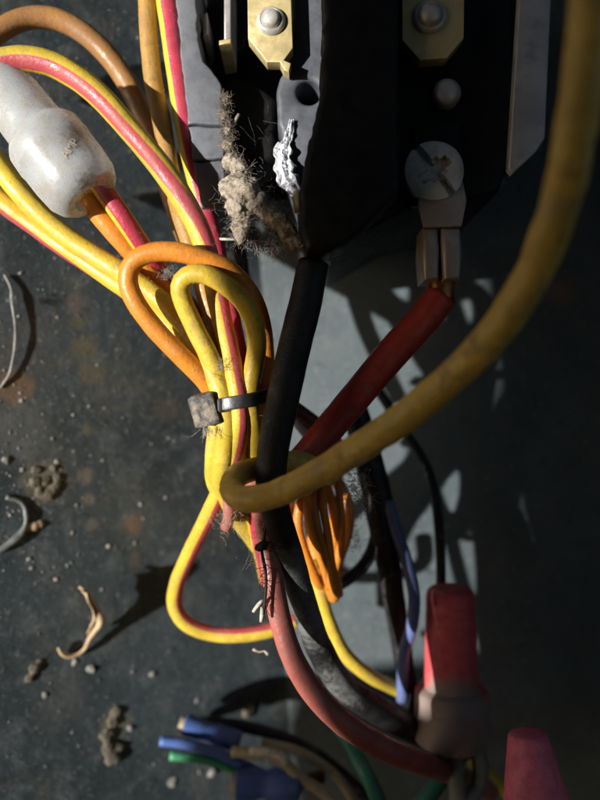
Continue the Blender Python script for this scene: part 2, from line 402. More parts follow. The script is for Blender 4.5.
prism('armature', [(214, 88), (236, 76), (262, 88), (275, 98), (276, 160), (255, 165), (232, 150), (220, 118)], 134, 150, M['dark'], ct, 1.2)
prism('side_frame', [(292, -40), (345, -40), (345, 215), (304, 240), (300, 232), (296, 200), (290, 178), (284, 150), (276, 118), (276, 92), (282, 72), (290, 60)],
      125, 166, M['housing'], ct, .9, rag=2.6, holes=[circ(309, 92, 12)[::-1]], pd=125)
prism('housing', [(326, -40), (515, -40), (512, 150), (500, 190), (470, 200), (430, 202), (404, 210), (352, 240), (334, 250), (322, 230)], 122.5, 165, M['dark'], ct, 1., pd=122.5)
prism('arc_cover', [(324, -60), (398, -60), (400, 190), (352, 238), (330, 252), (306, 250), (299, 225), (300, 190), (309, 140), (320, 95), (323, 40)], 113, 122.4, M['dark'], ct, 1.2, pd=113, rag=2.)
tb = prism('brass_terminal', [(247, -40), (290, -40), (293, 48), (284, 60), (291, 63), (289, 72), (284, 70), (280, 62), (267, 62), (248, 38)], 121.6, 124.6, M['brass'], ct, .18)
def rivet(px, py, d, r, mat, parent):
    c = L(px, py, d); e = c+Vector((0, -1.7, 0))
    lathe('rivet', c, e, [(0, r), (.25, r), (.5, r*.93), (.62, r*.78), (.5, r*.72), (.45, r*.66), (.9, r*.62), (1.15, r*.45), (1.25, r*.2), (1.27, .02)], mat, parent, 28)
rivet(271, 22, 121.7, 2.5, M['steel'], tb)
tb2 = prism('brass_terminal', [(402, -40), (465, -40), (464, 38), (447, 58), (420, 60), (402, 40)], 118, 121, M['brass'], ct, .18)
rivet(429, 18, 118.1, 2.9, M['steel'], tb2)
prism('terminal_pillar', [(400, -40), (467, -40), (466, 30), (450, 52), (418, 54), (402, 36)], 121.1, 128, M['dark'], ct, .2)
# screws
c = L(446, 95, 121.8)
lathe('small_screw', c+Vector((0, .5, 0)), c+Vector((0, -2.2, 0)), [(0, 2.5), (.5, 2.5), (.75, 2.2), (.92, 1.4), (1, .3)], M['steel'], ct, 24)
sc = L(434, 171, 119.6)
prism('terminal_plate', [(414, 125), (462, 122), (466, 206), (412, 206)], 121.3, 123, M['dark'], ct, .3)
# screw head: disc with a slot and a cross cut into it
bm = bmesh.new(); n = 64; rad = 5.2; tilt = math.radians(-52); t2 = math.radians(38)
def headz(x, z):
    r = math.hypot(x, z)/rad; h = 2.3*(1-.3*r**4)
    a = x*math.cos(tilt)+z*math.sin(tilt); b = -x*math.sin(tilt)+z*math.cos(tilt)
    if abs(b) < .6: h -= 1.7
    elif abs(a) < .85 and abs(b) < 3.: h -= 1.7
    if abs(a) < 1.6 and abs(b) < 1.6 and h > 1.2: h -= .8
    return h
G = {}; m = 90
for i in range(m+1):
    for j in range(m+1):
        u, v = 2*i/m-1, 2*j/m-1
        x, z = u*math.sqrt(1-v*v/2)*rad, v*math.sqrt(1-u*u/2)*rad
        edge_ = max(abs(u), abs(v))
        h = headz(x, z) if edge_ < .999 else 0.
        G[i, j] = bm.verts.new(W(sc.x+x, sc.y+1.4-h, sc.z+z))
for i in range(m):
    for j in range(m):
        f_ = bm.faces.new((G[i, j], G[i+1, j], G[i+1, j+1], G[i, j+1]))
        u, v = 2*(i+.5)/m-1, 2*(j+.5)/m-1
        if max(abs(u), abs(v)) < .97 and headz(u*math.sqrt(1-v*v/2)*rad, v*math.sqrt(1-u*u/2)*rad) < 1.: f_.material_index = 1   # slot faces coloured dark to stand in for recess shade
screw = frombm('slotted_screw', bm, M['steel'], ct); screw.data.materials.append(M['darkbit'])
mm = screw.modifiers.new('edge', 'EDGE_SPLIT'); mm.split_angle = math.radians(40)
prism('side_bracket', [(522, -40), (553, -40), (545, 138), (536, 152), (513, 173), (509, 168)], 112, 114, M['bracket'], ct, .25)
# silver contact strips
bm = bmesh.new(); rows = []                             # a crumpled bright strip of metal
sp2 = catmull([(*L(x, y, d), w*d/F) for x, y, d, w in [(292, 120, 124.6, 2.5), (290, 133, 124.2, 4), (286, 143, 123.8, 6), (284, 154, 123.3, 9), (284, 165, 122.9, 10), (287, 176, 122.6, 9.5), (293, 185, 122.6, 8), (300, 192, 122.8, 6), (305, 199, 123.5, 4)]], .35)
for i, q in enumerate(sp2):
    t = (Vector(sp2[min(i+1, len(sp2)-1)][:3])-Vector(sp2[max(i-1, 0)][:3])).normalized(); n_ = t.cross(Vector((0, 1, 0))).normalized()
    row = []
    for j in range(11):
        u = j/5-1; c = Vector(q[:3])+n_*u*q[3]*(1+.55*noise.noise(Vector((i*.22, 3*(u > 0), 1.7)))); c.y += .55*u*u*q[3]*.6 - .35*math.cos(u*7+i*.05) + .7*noise.noise(c*1.1)+.45*noise.noise(c*2.6)
        row.append(bm.verts.new(W(*c)))
    rows.append(row)
for A, B in zip(rows, rows[1:]):
    for j in range(10): bm.faces.new((A[j], A[j+1], B[j+1], B[j]))
cs = frombm('contact_spring', bm, M['silver'], ct, False); mm = cs.modifiers.new('thick', 'SOLIDIFY'); mm.thickness = .0003
bm = bmesh.new()
tube_bm(bm, [(*L(296, 192, 122.5), .8), (*L(299, 202, 122), 1.1), (*L(299, 213, 122), .7)], seg=10, wob=.4)
frombm('contact_tip', bm, M['brass'], ct)

# ------------------------------------------------------------------ heavy cables at the contactor
bc = wire('black_cable', 'thick black cable with a stripped copper end under the contactor', [(313, 264, 120, 31), (306, 300, 118.5, 33), (295, 345, 117, 33), (283, 400, 115.5, 33), (274, 445, 114.5, 32), (271, 480, 115, 31), (276, 512, 118, 29),
     (288, 550, 123, 28), (302, 598, 128, 27), (318, 645, 133, 27), (345, 688, 138, 27), (388, 716, 146, 27), (425, 736, 160, 24), (455, 752, 170, 22)], 'cable', cat='cable', seg=24)
bm = bmesh.new()
for i in range(11):
    a = i*2.4; r = 1.6*math.sqrt(i/11); c = L(313, 266, 120)+Vector((r*math.cos(a), r*math.sin(a)*.8, 0)); e = L(313, 243, 122)+Vector((r*math.cos(a)*.9, r*math.sin(a), random.uniform(-.5, 1)))
    mid_ = (c+e)/2+Vector((random.gauss(0, .25), random.gauss(0, .2), 0))
    tube_bm(bm, [(*c, .42), (*mid_, .42), (*e, .42)], seg=8)
frombm('copper_strands', bm, M['copper'], bc)
rc = wire('red_cable', 'thick red cable crimped into a lug under the slotted screw', [(441, 296, 126, 33), (424, 318, 126, 33), (390, 356, 126, 33), (350, 404, 126, 31), (318, 442, 126, 30), (290, 476, 128, 28), (282, 500, 136, 26), (286, 540, 148, 24), (300, 590, 160, 20), (315, 640, 166, 18)], 'red', cat='cable', seg=24)
tube('copper_strands', [(442, 272, 126, 26), (441, 285, 126, 29), (440, 302, 126, 29)], M['copper'], rc, wob=.2)
prism('lug_tongue', [(419, 180), (463, 180), (467, 200), (462, 226), (424, 227), (418, 205)], 120.1, 121.2, M['lug'], rc, .25)
prism('crimp_barrel', [(423, 227), (438, 227), (440, 250), (439, 279), (424, 281), (422, 255)], 121.5, 129, M['lug'], rc, .9)
prism('crimp_barrel', [(442, 227), (461, 227), (463, 255), (461, 279), (444, 280), (442, 250)], 121.2, 129, M['lug'], rc, .9)

# the grimy yellow wire nearest the camera
fw = wire('front_yellow_wire', 'grimy thick yellow wire arching in front and hooked round the black cable',
     [(602, -60, 70, 44), (592, 0, 71, 43), (584, 70, 73, 42), (572, 150, 76, 41), (556, 215, 80, 39), (527, 285, 85, 37), (484, 345, 90, 35), (432, 395, 95, 33), (372, 440, 100, 31), (318, 473, 103.5, 29), (280, 492, 105.5, 28), (252, 499, 107, 27), (237, 496, 109, 25.5),
      (232, 485, 112, 25), (240, 474, 115.5, 24), (258, 468, 119, 23.5), (280, 464, 121.5, 23), (305, 462, 124, 22), (330, 475, 132, 21)], 'front', seg=24, wob=.1)

# ------------------------------------------------------------------ bundle on the left
wire('brown_wire', 'brown wire arching over the white connector', [(-30, 70, 133), (-12, 42, 134), (8, 26, 135), (30, 18, 136), (55, 19, 137), (82, 32, 138), (108, 56, 139), (130, 88, 140), (147, 125, 141), (162, 165, 141), (178, 215, 140), (196, 262, 137), (213, 310, 134), (228, 365, 131), (236, 402, 130), (238, 440, 131), (236, 480, 134), (240, 520, 140)], 'brown', 21)
wire('striped_wire', 'yellow wire with pink stripe arching over the connector and looping low by itself',
     [(-30, 72, 120, 26, 42), (0, 62, 120, 25, 42), (28, 59, 120, 25, 40), (60, 68, 120, 25, 36), (95, 92, 120, 25, 30), (130, 130, 120, 24, 22), (160, 166, 120.5, 24, 12), (183, 200, 121, 24, -8), (200, 232, 121.5, 23, -30), (211, 268, 122, 22, -50), (220, 310, 121.5, 21, -45),
      (229, 350, 120.5, 20, -42), (236, 385, 119.5, 20, -42), (239, 405, 119.4, 20, -40), (239, 430, 120.5, 20, -42), (232, 462, 124, 19, -46), (212, 508, 133, 17.5, -50), (190, 552, 142, 16, -55), (177, 583, 147, 15.5, -60), (175, 606, 149, 15.5, -60), (187, 624, 150, 15.5, -62), (214, 634, 151, 15.5, -62), (250, 634, 151, 15, -60), (285, 625, 152, 15, -50), (318, 606, 155, 15, -40), (340, 570, 160, 15, 0)], 'stripe')
wire('striped_wire', 'straight yellow wire with broad crimson stripe beside the grey plastic blocks', [(163, -40, 130, 21, -25), (166.5, 0, 130, 21, -25), (170.5, 30, 130, 20.5, -28), (174.5, 60, 130, 20, -28), (181, 105, 130, 19.5, -30), (189, 150, 130, 19, -30), (198, 188, 130, 19.5, -30), (212, 235, 130.5, 20, -30), (224, 290, 130, 20, -30), (236, 345, 128, 20, -30), (246, 400, 127, 19, -30), (248, 440, 128, 19, 0), (252, 480, 131, 19, 0), (258, 530, 136, 18, 0), (268, 580, 150, 17, 0)], 'stripe2')
wire('tan_wire', 'weathered tan wire running straight down past the brown wire', [(145, -40, 131, 18), (147, 0, 131, 18), (149, 40, 131, 18), (154, 85, 131, 18.5), (162, 122, 131, 19), (168, 160, 130, 19), (178, 205, 128, 19), (192, 248, 127, 19), (206, 295, 127, 19), (221, 345, 126, 18), (230, 390, 125.5, 18), (232, 420, 126, 18), (228, 460, 128, 18), (236, 500, 135, 17), (262, 535, 145, 16)], 'tan')
wire('yellow_wire', 'plain yellow wire, upper of the two passing under the white connector', [(-40, 105, 128), (-14, 145, 128), (8, 178, 128), (30, 204, 128), (60, 232, 127), (95, 256, 126), (128, 277, 125), (160, 300, 124), (187, 327, 122.5), (207, 360, 120.5), (221, 392, 119.6), (226, 420, 120), (224, 452, 122), (222, 482, 127), (238, 515, 135), (262, 548, 146), (278, 575, 155)], 'yellow', 21)
wire('striped_wire', 'yellow wire with thin red edge, lower of two under the white connector', [(-40, 162, 130, 21, 70), (-12, 190, 130, 21, 70), (10, 208, 130, 21, 70), (32, 224, 130, 20, 72), (62, 246, 129, 20, 80), (92, 266, 128, 19, 100), (122, 287, 127, 19, 140), (150, 308, 126, 19, 160), (176, 332, 124.5, 19, 170), (198, 362, 123, 19, 175), (212, 394, 122.5, 18, 175), (217, 420, 123, 18, 175), (214, 455, 125, 18, 175), (216, 480, 130, 17, 175), (236, 515, 140, 16, 175), (262, 545, 150, 15, 175)], 'stripe')
wire('orange_wire', 'orange wire curled in a loop at the front of the bundle', [(226, 440, 127), (220, 408, 124), (206, 382, 121), (182, 357, 119), (156, 330, 118), (136, 303, 117), (128, 281, 116.5), (133, 263, 116), (150, 253, 115.5), (176, 252, 115.5), (203, 259, 116.5), (228, 270, 118), (246, 288, 120), (258, 312, 122), (264, 345, 125), (264, 385, 129), (260, 410, 131), (262, 450, 132), (275, 490, 135)], 'orange', 20)
wire('yellow_wire', 'mustard yellow wire bent in a tight hairpin above the cable tie', [(236, 470, 130), (232, 430, 124), (226, 398, 121), (212, 362, 119.5), (197, 332, 118.5), (184, 304, 117), (180, 287, 116), (187, 276, 115.3), (203, 274, 115), (222, 283, 115.3), (240, 298, 116), (252, 318, 117.2), (257, 342, 118.5), (254, 366, 119.8), (250, 388, 120.3), (250, 405, 120.3), (253, 430, 122), (258, 455, 125), (262, 490, 132), (270, 530, 142)], 'olive', 19.5)
wire('orange_wire', 'dark orange wire leaving the mouth of the white connector', [(80, 190, 123, 21), (95, 210, 124, 20), (115, 234, 125, 19.5), (136, 258, 127, 19), (160, 285, 129, 19), (188, 318, 129, 19), (214, 355, 129, 18.5), (226, 395, 129, 18), (230, 430, 131, 18), (240, 480, 140, 17)], 'orange')
wire('striped_wire', 'yellow and crimson striped wire leaving the mouth of the white connector', [(95, 178, 122, 21, -15), (112, 202, 122.5, 20.5, -15), (128, 225, 123.5, 20, -15), (145, 250, 126, 19, -10), (166, 278, 131, 19, 0), (195, 315, 132, 19, 0), (220, 358, 132, 18, 0), (240, 400, 132, 18, 0), (248, 440, 134, 18, 0), (255, 500, 142, 17, 0)], 'stripe2')
wire('yellow_wire', 'bright yellow wire straight through the heart of the tied bundle', [(205, 320, 131), (222, 352, 129), (240, 385, 126), (244, 405, 124), (240, 440, 124.5), (244, 480, 130), (254, 520, 136), (262, 545, 142)], 'yellow_clean', 18)
wire('yellow_wire', 'yellow wire hugging the left of the bundle below the cable tie', [(208, 340, 128), (216, 380, 127), (220, 410, 126.5), (219, 440, 127), (213, 465, 128), (217, 488, 132), (240, 520, 142), (268, 545, 152)], 'yellow_clean', 17)
wire('black_wire', 'thin black wire standing in the wall fold behind the bundle', [(226, 150, 150), (231, 200, 150), (238, 250, 150), (246, 310, 150), (256, 370, 148), (266, 420, 146)], 'black', 17)
wire('maroon_wire', 'short maroon wire crossing behind black and red cables', [(258, 372, 138), (278, 396, 138), (300, 412, 139), (325, 432, 142), (352, 462, 148)], 'darkred', 15)
wire('lavender_wire', 'pale lavender wire peeping out between black and red cables', [(270, 392, 143), (290, 412, 142), (308, 434, 142), (318, 450, 143), (335, 480, 150)], 'lavender', 13)
wire('pink_wire', 'short faded pink wire end showing below the cable hook', [(224, 470, 127), (228, 495, 128), (229, 516, 129), (226, 528, 130)], 'pink', 12)

# salmon wire and lower right wires
wire('salmon_wire', 'faded red wire curving down from the hook to the wire nuts', [(250, 470, 130, 19), (260, 505, 126, 20), (267, 540, 123, 20.5), (273, 580, 122, 21), (280, 618, 122, 22), (292, 656, 122, 23), (313, 692, 123, 24), (345, 724, 125, 24.5), (385, 748, 131, 24), (422, 763, 141, 22), (452, 774, 156, 20), (490, 790, 168, 18)], 'pink', seg=22)
wire('yellow_wire', 'thin yellow wire dropping from the orange loops behind the red nut', [(312, 560, 146), (320, 592, 147), (329, 622, 148), (345, 654, 150), (370, 676, 153), (402, 692, 160), (432, 716, 166), (465, 752, 168), (492, 778, 168), (525, 808, 168)], 'yellow', 14)
for i, (lab, pts, w) in enumerate([
    ('orange wire folded in a loop, beside the black cable', [(318, 470, 136), (302, 500, 135), (298, 525, 135), (306, 555, 138), (320, 585, 143), (316, 560, 147), (308, 520, 148)], 10),
    ('orange wire folded in a loop, widest and brightest of its bunch', [(322, 468, 138), (314, 500, 135), (316, 525, 134), (323, 552, 136), (334, 590, 140), (332, 595, 145), (325, 560, 149)], 11),
    ('orange wire folded in a loop, half hidden beneath the arching yellow wire', [(318, 462, 144), (327, 488, 140), (334, 512, 139), (334, 545, 142), (336, 575, 146)], 10),
    ('rust orange wire folded in a loop, beside the blue grey wall', [(330, 470, 150), (346, 500, 148), (347, 530, 148), (338, 560, 148), (334, 590, 149)], 13)]):
    wire('orange_wire', lab, pts, 'orange', w)
for pts in ([(312, 472, 134), (307, 505, 132), (312, 535, 133), (322, 562, 136), (330, 588, 140)], [(324, 474, 136), (323, 505, 134), (328, 535, 135), (332, 565, 138), (339, 594, 142), (336, 570, 148)], [(338, 476, 141), (340, 505, 140), (341, 535, 141), (337, 562, 143), (330, 585, 146)]):
    wire('orange_wire', 'thin orange wire squeezed in the middle of the folded orange bunch', pts, 'orange', 8.5, group='thin wires inside the orange bunch')
wire('black_wire', 'thick black wire hanging over the lit wall patch', [(352, 400, 150, 26), (366, 450, 151, 28), (378, 500, 152, 30), (386, 550, 153, 26), (394, 600, 155, 22), (402, 650, 158, 20), (412, 720, 160, 18)], 'black')
wire('black_wire', 'black wire curving sideways out of the orange loops', [(330, 588, 151), (346, 580, 152), (363, 566, 153), (374, 545, 153), (378, 515, 153), (375, 470, 153)], 'black', 13)
wire('black_wire', 'thin black wire rising behind the red wire nut', [(372, 380, 164), (400, 425, 163), (424, 462, 161), (434, 492, 159), (439, 530, 158), (441, 570, 158), (440, 620, 158)], 'black', 10)
wire('violet_wire', 'dusty violet blue wire hanging beside the red wire nut', [(388, 500, 150), (396, 530, 149), (407, 562, 148), (414, 595, 148), (412, 625, 150), (404, 655, 153), (402, 700, 158)], 'violet', 12)
wire('teal_wire', 'dark teal wire beneath the salmon wire', [(318, 690, 156), (340, 725, 154), (358, 758, 152), (372, 785, 150), (388, 825, 150)], 'teal', 16)
wire('green_wire', 'dark green wire crossing under the red wire nut', [(400, 830, 158), (425, 800, 157), (445, 775, 158), (470, 745, 162)], 'teal', 16)

# ------------------------------------------------------------------ white connector
cn = thing('closed_end_connector', P(60, 150, 122), 'milky white nylon closed end connector with raised letters', 'connector')
e0, e1 = L(-12, 67, 123), L(92, 200, 120)
s = .122/.693
def mmr(px): return px*121/F
bd = lathe('body', e0, e1, [(0, mmr(20)), (.03, mmr(25)), (.1, mmr(29)), (.45, mmr(31)), (.485, mmr(30.5)), (.51, mmr(32)), (.53, mmr(37)), (.56, mmr(40)), (.66, mmr(41)), (.67, mmr(40.2)), (.8, mmr(40)), (.9, mmr(38.5)), (.955, mmr(34)), (.985, mmr(28)), (1., mmr(22)), (.99, mmr(18)), (.93, mmr(16))], M['nylon'], cn, 48)
cu = bpy.data.curves.new('t', 'FONT'); cu.body = 'AMP'; cu.size = 11*121/F; cu.extrude = .25; cu.align_x = 'CENTER'
tmp = bpy.data.objects.new('t', cu); C.objects.link(tmp); dg = bpy.context.evaluated_depsgraph_get()
me = bpy.data.meshes.new_from_object(tmp.evaluated_get(dg)); bpy.data.objects.remove(tmp)
ctr = L(74, 151, 114.6); ex = Vector((.42, .16, .9)).normalized(); ey = Vector((-.9, 0, .42)); ey = (ey-ex*ey.dot(ex)).normalized(); ez = ex.cross(ey)
from mathutils.bvhtree import BVHTree
bv = BVHTree.FromPolygons([v.co+bd.location for v in bd.data.vertices], [tuple(p.vertices) for p in bd.data.polygons])
rd = WV(0, 1, 0).normalized()
for v in me.vertices:                                   # lettering laid on the curved wall of the connector
    q = ctr+ex*v.co.x+ey*v.co.y; q.y = 90; hit = bv.ray_cast(W(*q), rd)[0]
    v.co = hit - rd*(.00018 if v.co.z > 0 else -.0002)
link('lettering', me, M['nylontext'], bd, smooth=False)

# ------------------------------------------------------------------ cable tie
zt = thing('cable_tie', P(240, 405, 118), 'dark nylon cable tie with dusty square head cinching the yellow bundle', 'cable tie')
bm = bmesh.new(); n = 72; cxy = L(241, 402, 125.5); rings = []
for i in range(n):
    th = 2*math.pi*i/n; x = 5.7*math.cos(th); d = -8.2*math.sin(th)
    z = .19*x + (.0 if True else 0) + .55*(max(math.cos(th), 0)**3)
    nx, nd = math.cos(th)/5.7, -math.sin(th)/8.2; l = math.hypot(nx, nd); nx /= l; nd /= l
    rg = []
    for (o, hz) in ((0, -1.15), (.75, -1.15), (.95, -.9), (.95, .9), (.75, 1.15), (0, 1.15)):
        rg.append(bm.verts.new(W(cxy.x+x+nx*o, cxy.y+d+nd*o, cxy.z+z+hz)))
    rings.append(rg)
for i in range(n):
    A, B = rings[i], rings[(i+1) % n]
    for j in range(6): bm.faces.new((A[j], A[(j+1) % 6], B[(j+1) % 6], B[j]))
st = frombm('strap', bm, M['tie'], zt); mm = st.modifiers.new('edge', 'EDGE_SPLIT'); mm.split_angle = math.radians(30)
# head: tilted block with a slot mouth
bm = bmesh.new(); hc = L(206, 409, 119.5); hx = Vector((.97, -.1, .25)).normalized(); hz = Vector((-.22, -.12, .95)); hz = (hz-hx*hz.dot(hx)).normalized(); hy = hx.cross(hz)
if hy.y < 0: hy = -hy
g = bmesh.ops.create_cube(bm, size=1)
for v in g['verts']: v.co = Vector((v.co.x*4.5, v.co.y*4.6, v.co.z*5.6))
bmesh.ops.bevel(bm, geom=list(bm.edges), offset=.45, segments=2, profile=.5, affect='EDGES')
bmesh.ops.subdivide_edges(bm, edges=list(bm.edges), cuts=3, use_grid_fill=True)
for v in bm.verts:
    v.co = v.co*(1+.03*noise.noise(v.co*1.3)); q = hc+hx*v.co.x+hy*v.co.y+hz*v.co.z; v.co = W(*q)
hd = frombm('head', bm, M['tiehead'], zt); mm = hd.modifiers.new('edge', 'EDGE_SPLIT'); mm.split_angle = math.radians(40)
prism('slot_mouth', [(219, 399), (224, 398), (224, 412), (219, 413)], 117, 121, M['dark'], zt, .2)

# ------------------------------------------------------------------ wire nuts
def nut(top, bot, d0, d1, prof, mat, label, wings):
    a, b = L(*top, d0), L(*bot, d1); o = thing('wire_nut', W(*b), label, 'wire nut', None)
    ln = (b-a).length
    body = lathe('cap', a, b, prof, mat, o, 48, lobes=(lambda f, th: 1+(.012*math.cos(12*th) if .1 < f < .66 else 0)+(.05*max(0, math.cos(2*th))**6 if wings and f > .72 else 0)))
    return o, a, b
s1 = 152/F
n1, a, b = nut((450, 587), (452, 739), 152, 152, [(0, 14*s1), (.005, 19*s1), (.025, 22.5*s1), (.06, 24*s1), (.3, 25*s1), (.6, 26.5*s1), (.645, 27*s1), (.655, 29*s1), (.665, 33.5*s1), (.685, 36*s1), (.78, 36.5*s1), (.97, 37.5*s1), (1., 36.5*s1), (.995, 32*s1), (.9, 30*s1)],
     nutmat('grimy_red_plastic', P(452, 744, 144), .0125, (.72, .10, .11)), 'red wire nut with grimy grey skirt standing clear of the salmon wire', True)
s2 = 128/F
n2, a, b = nut((527, 732), (549, 895), 128, 124, [(0, 10*s2), (.004, 17*s2), (.02, 19*s2), (.04, 19.8*s2), (.3, 28*s2), (.62, 37*s2), (.66, 38*s2), (.70, 44*s2), (.95, 47*s2), (1., 46*s2), (.97, 40*s2)],
     nutmat('pinkish_red_plastic', (0, 0, 0), 0, (.90, .19, .27)), 'pinkish red wire nut with a flat clean top, lower than its grimy neighbour', True)
wire('grey_wire', 'grey wire running straight down out of the grimy wire nut', [(452, 735, 151, 18), (455, 765, 151, 18), (458, 800, 151, 18), (458, 840, 151, 18)], 'grey', 18)
wire('grey_wire', 'grey green wire bowing out of the grimy wire nut', [(470, 735, 153, 16), (480, 762, 153, 16), (478, 785, 153, 16), (462, 810, 150, 16), (455, 840, 150, 16)], 'grey', 16)

# ------------------------------------------------------------------ blue crimp terminals and thin wires at the bottom
def crimp(p0, p1, w, label):
    a, b = L(*p0), L(*p1); r = w*.5*p0[2]/F; o = thing('crimp_terminal', W(*a), label, 'crimp terminal')
    lathe('sleeve', a, b, [(0, r*.75), (.02, r), (.3, r), (.36, r*.86), (.5, r*.84), (.58, r), (.96, r), (1, r*.8)], M['blue'], o, 24)
    lathe('barrel_end', a+(a-b).normalized()*1.2, a+(b-a).normalized()*.5, [(0, r*.45), (.1, r*.7), (.8, r*.8), (1, r*.78)], M['beige'], o, 20)
crimp((184, 724, 168), (240, 742, 168), 21, 'blue crimp terminal above the green and blue wires')
crimp((236, 784, 162), (300, 784, 162), 30, 'fat blue crimp terminal below the green and blue wires')
wire('blue_wire', 'thin blue wire lying over the green wire', [(160, 741, 163), (185, 744, 163), (212, 751, 163), (238, 762, 164), (262, 774, 167), (300, 790, 170)], 'blue', 10)
wire('green_wire', 'thin green wire lying under the blue wire', [(170, 756, 163), (195, 758, 163), (218, 763, 164), (245, 773, 166), (280, 780, 170)], 'green', 9)
bw = wire('beige_wire', 'beige wire with a whitened bend beside the blue crimp terminals', [(232, 752, 163), (252, 753, 162), (270, 755, 161), (286, 764, 161), (300, 778, 161), (322, 792, 161), (350, 815, 161)], 'beige', 11)
wire('pale_wire', 'short white wire end resting on the beige wire', [(250, 751, 160.5), (265, 751, 159.8), (279, 755, 159.6), (288, 764, 159.8)], 'lint', 8)

wire('maroon_wire', 'dull red wire tucked beside the fat blue crimp terminal', [(262, 815, 168), (280, 796, 168), (298, 784, 170), (322, 776, 174)], 'darkred', 13)
wire('black_wire', 'black wire lying along the wall above the blue crimp terminals', [(200, 722, 174), (240, 726, 173), (285, 738, 172), (325, 760, 172), (370, 800, 172)], 'black', 12)
wire('olive_wire', 'olive wire dipping out of view below the green wire', [(262, 742, 170), (300, 752, 168), (335, 775, 167), (360, 812, 166)], 'beige', 9)
# ------------------------------------------------------------------ dust, webs, debris
balls = []
for (x, y, d, r) in [(226, 100, 124, 4), (224, 116, 124, 5), (227, 130, 123, 5), (228, 145, 122, 7), (232, 162, 122, 11), (240, 172, 121, 13), (234, 188, 120, 15), (246, 192, 119, 17), (240, 208, 119, 15), (256, 204, 119, 14), (268, 213, 119, 12), (240, 224, 119, 11), (241, 236, 119, 8), (278, 222, 118, 11), (288, 232, 118, 11), (297, 243, 117, 10)]:
    q = L(x, y, d); balls.append((*q, .85*r*d/F))
dc = tag(lump('dust_clump', balls, M['dust'], None, .5, .5, .22), 'tan clump of matted dust clinging to the contactor base', 'dust clump')
pts = [Vector(b[:3])+Vector((random.gauss(0, 1), random.gauss(0, 1), random.gauss(0, 1))).normalized()*b[3] for b in balls for _ in range(150)]
tag(fibres('fuzz', pts, .6, 3.0, M['dust'], dc, r=.04, curl=1.3), kind='stuff')
tag(fibres('strands', [L(random.uniform(205, 275), random.uniform(60, 215), random.gauss(127, 1.5)) for _ in range(14)], 3., 8., M['lintgrey'], dc, r=.015, curl=.35, n=9), kind='stuff')
tag(fibres('haze_fibres', [L(random.gauss(258, 24), random.gauss(215, 20), random.gauss(120, 1.5)) for _ in range(420)], 1., 3.5, M['lintgrey'], dc, r=.02, curl=1.), kind='stuff')
tube('twig', [(226, 140, 130, 4), (233, 125, 129, 4), (239, 114, 128.5, 3)], M['dust'], dc, seg=8)
wb = tag(tube('web_thread', [(219, 239, 122, 3), (232, 239.5, 122, 2.5), (245, 240, 122, 2), (262, 242, 122, 1.5)], M['lint'], None, seg=6, wob=.3), 'pale straw stuck in a cobweb beneath the dust clump', 'cobweb')
st_ = [L(random.uniform(244, 302), 0, 123) for _ in range(170)]
web = []
for q in range(120):
    x = random.uniform(243, 303); y = 238+8*math.sin((x-243)/60*math.pi)+random.gauss(0, 4)+(x-243)*.08
    web.append(L(x, y, random.gauss(122.5, .9)))
tag(fibres('web_strands', web, 1., 3.6, M['lint'], wb, r=.028, curl=.8), kind='stuff')
# lint tuft in the loops
tuft = [L(167+random.gauss(0, 4), 271+random.gauss(0, 4), 119+random.gauss(0, .6)) for _ in range(140)]
tag(fibres('lint_tuft', tuft, .8, 2.4, M['lintgrey'], r=.035, curl=1.4), 'grey tuft of lint caught between the orange and mustard loops', 'lint')
tuft = [L(221+random.gauss(0, 2), 366+random.gauss(0, 4), 117.5+random.gauss(0, .4)) for _ in range(50)]
tag(fibres('lint_tuft', tuft, .6, 1.6, M['lintgrey'], r=.035, curl=1.4), 'small grey lint speck wedged above the cable tie', 'lint')
tuft = [L(207+random.gauss(0, 3.5), 427+random.uniform(0, 3), 118+random.gauss(0, .6)) for _ in range(36)]
tag(fibres('lint_tuft', tuft, 1.2, 3.4, M['lint'], r=.04, curl=.5, bias=(0, 0, -2.5)), 'pale fibres hanging from the cable tie head', 'lint')
tuft = [L(356+random.gauss(0, 7), 490+random.gauss(0, 13), 118+random.gauss(0, 2)) for _ in range(230)]
tag(fibres('lint_tuft', tuft, 1., 3.2, M['lintgrey'], r=.05, curl=1.3), 'grey cobweb fluff hanging under the arching yellow wire', 'lint')
tuft = [L(355+random.gauss(0, 3), 540+random.gauss(0, 8), 140+random.gauss(0, 1)) for _ in range(60)]
tag(fibres('lint_tuft', tuft, 1., 2.6, M['lintgrey'], r=.05, curl=1.3), 'wisp of grey fluff in front of the lit wall patch', 'lint')
tuft = [L(228+random.gauss(0, 6), 522+random.gauss(0, 6), 124+random.gauss(0, 1.5)) for _ in range(110)]
tag(fibres('lint_tuft', tuft, .8, 3.2, M['lint'], r=.03, curl=1.2), 'pale web of lint round the short pink wire end', 'lint')
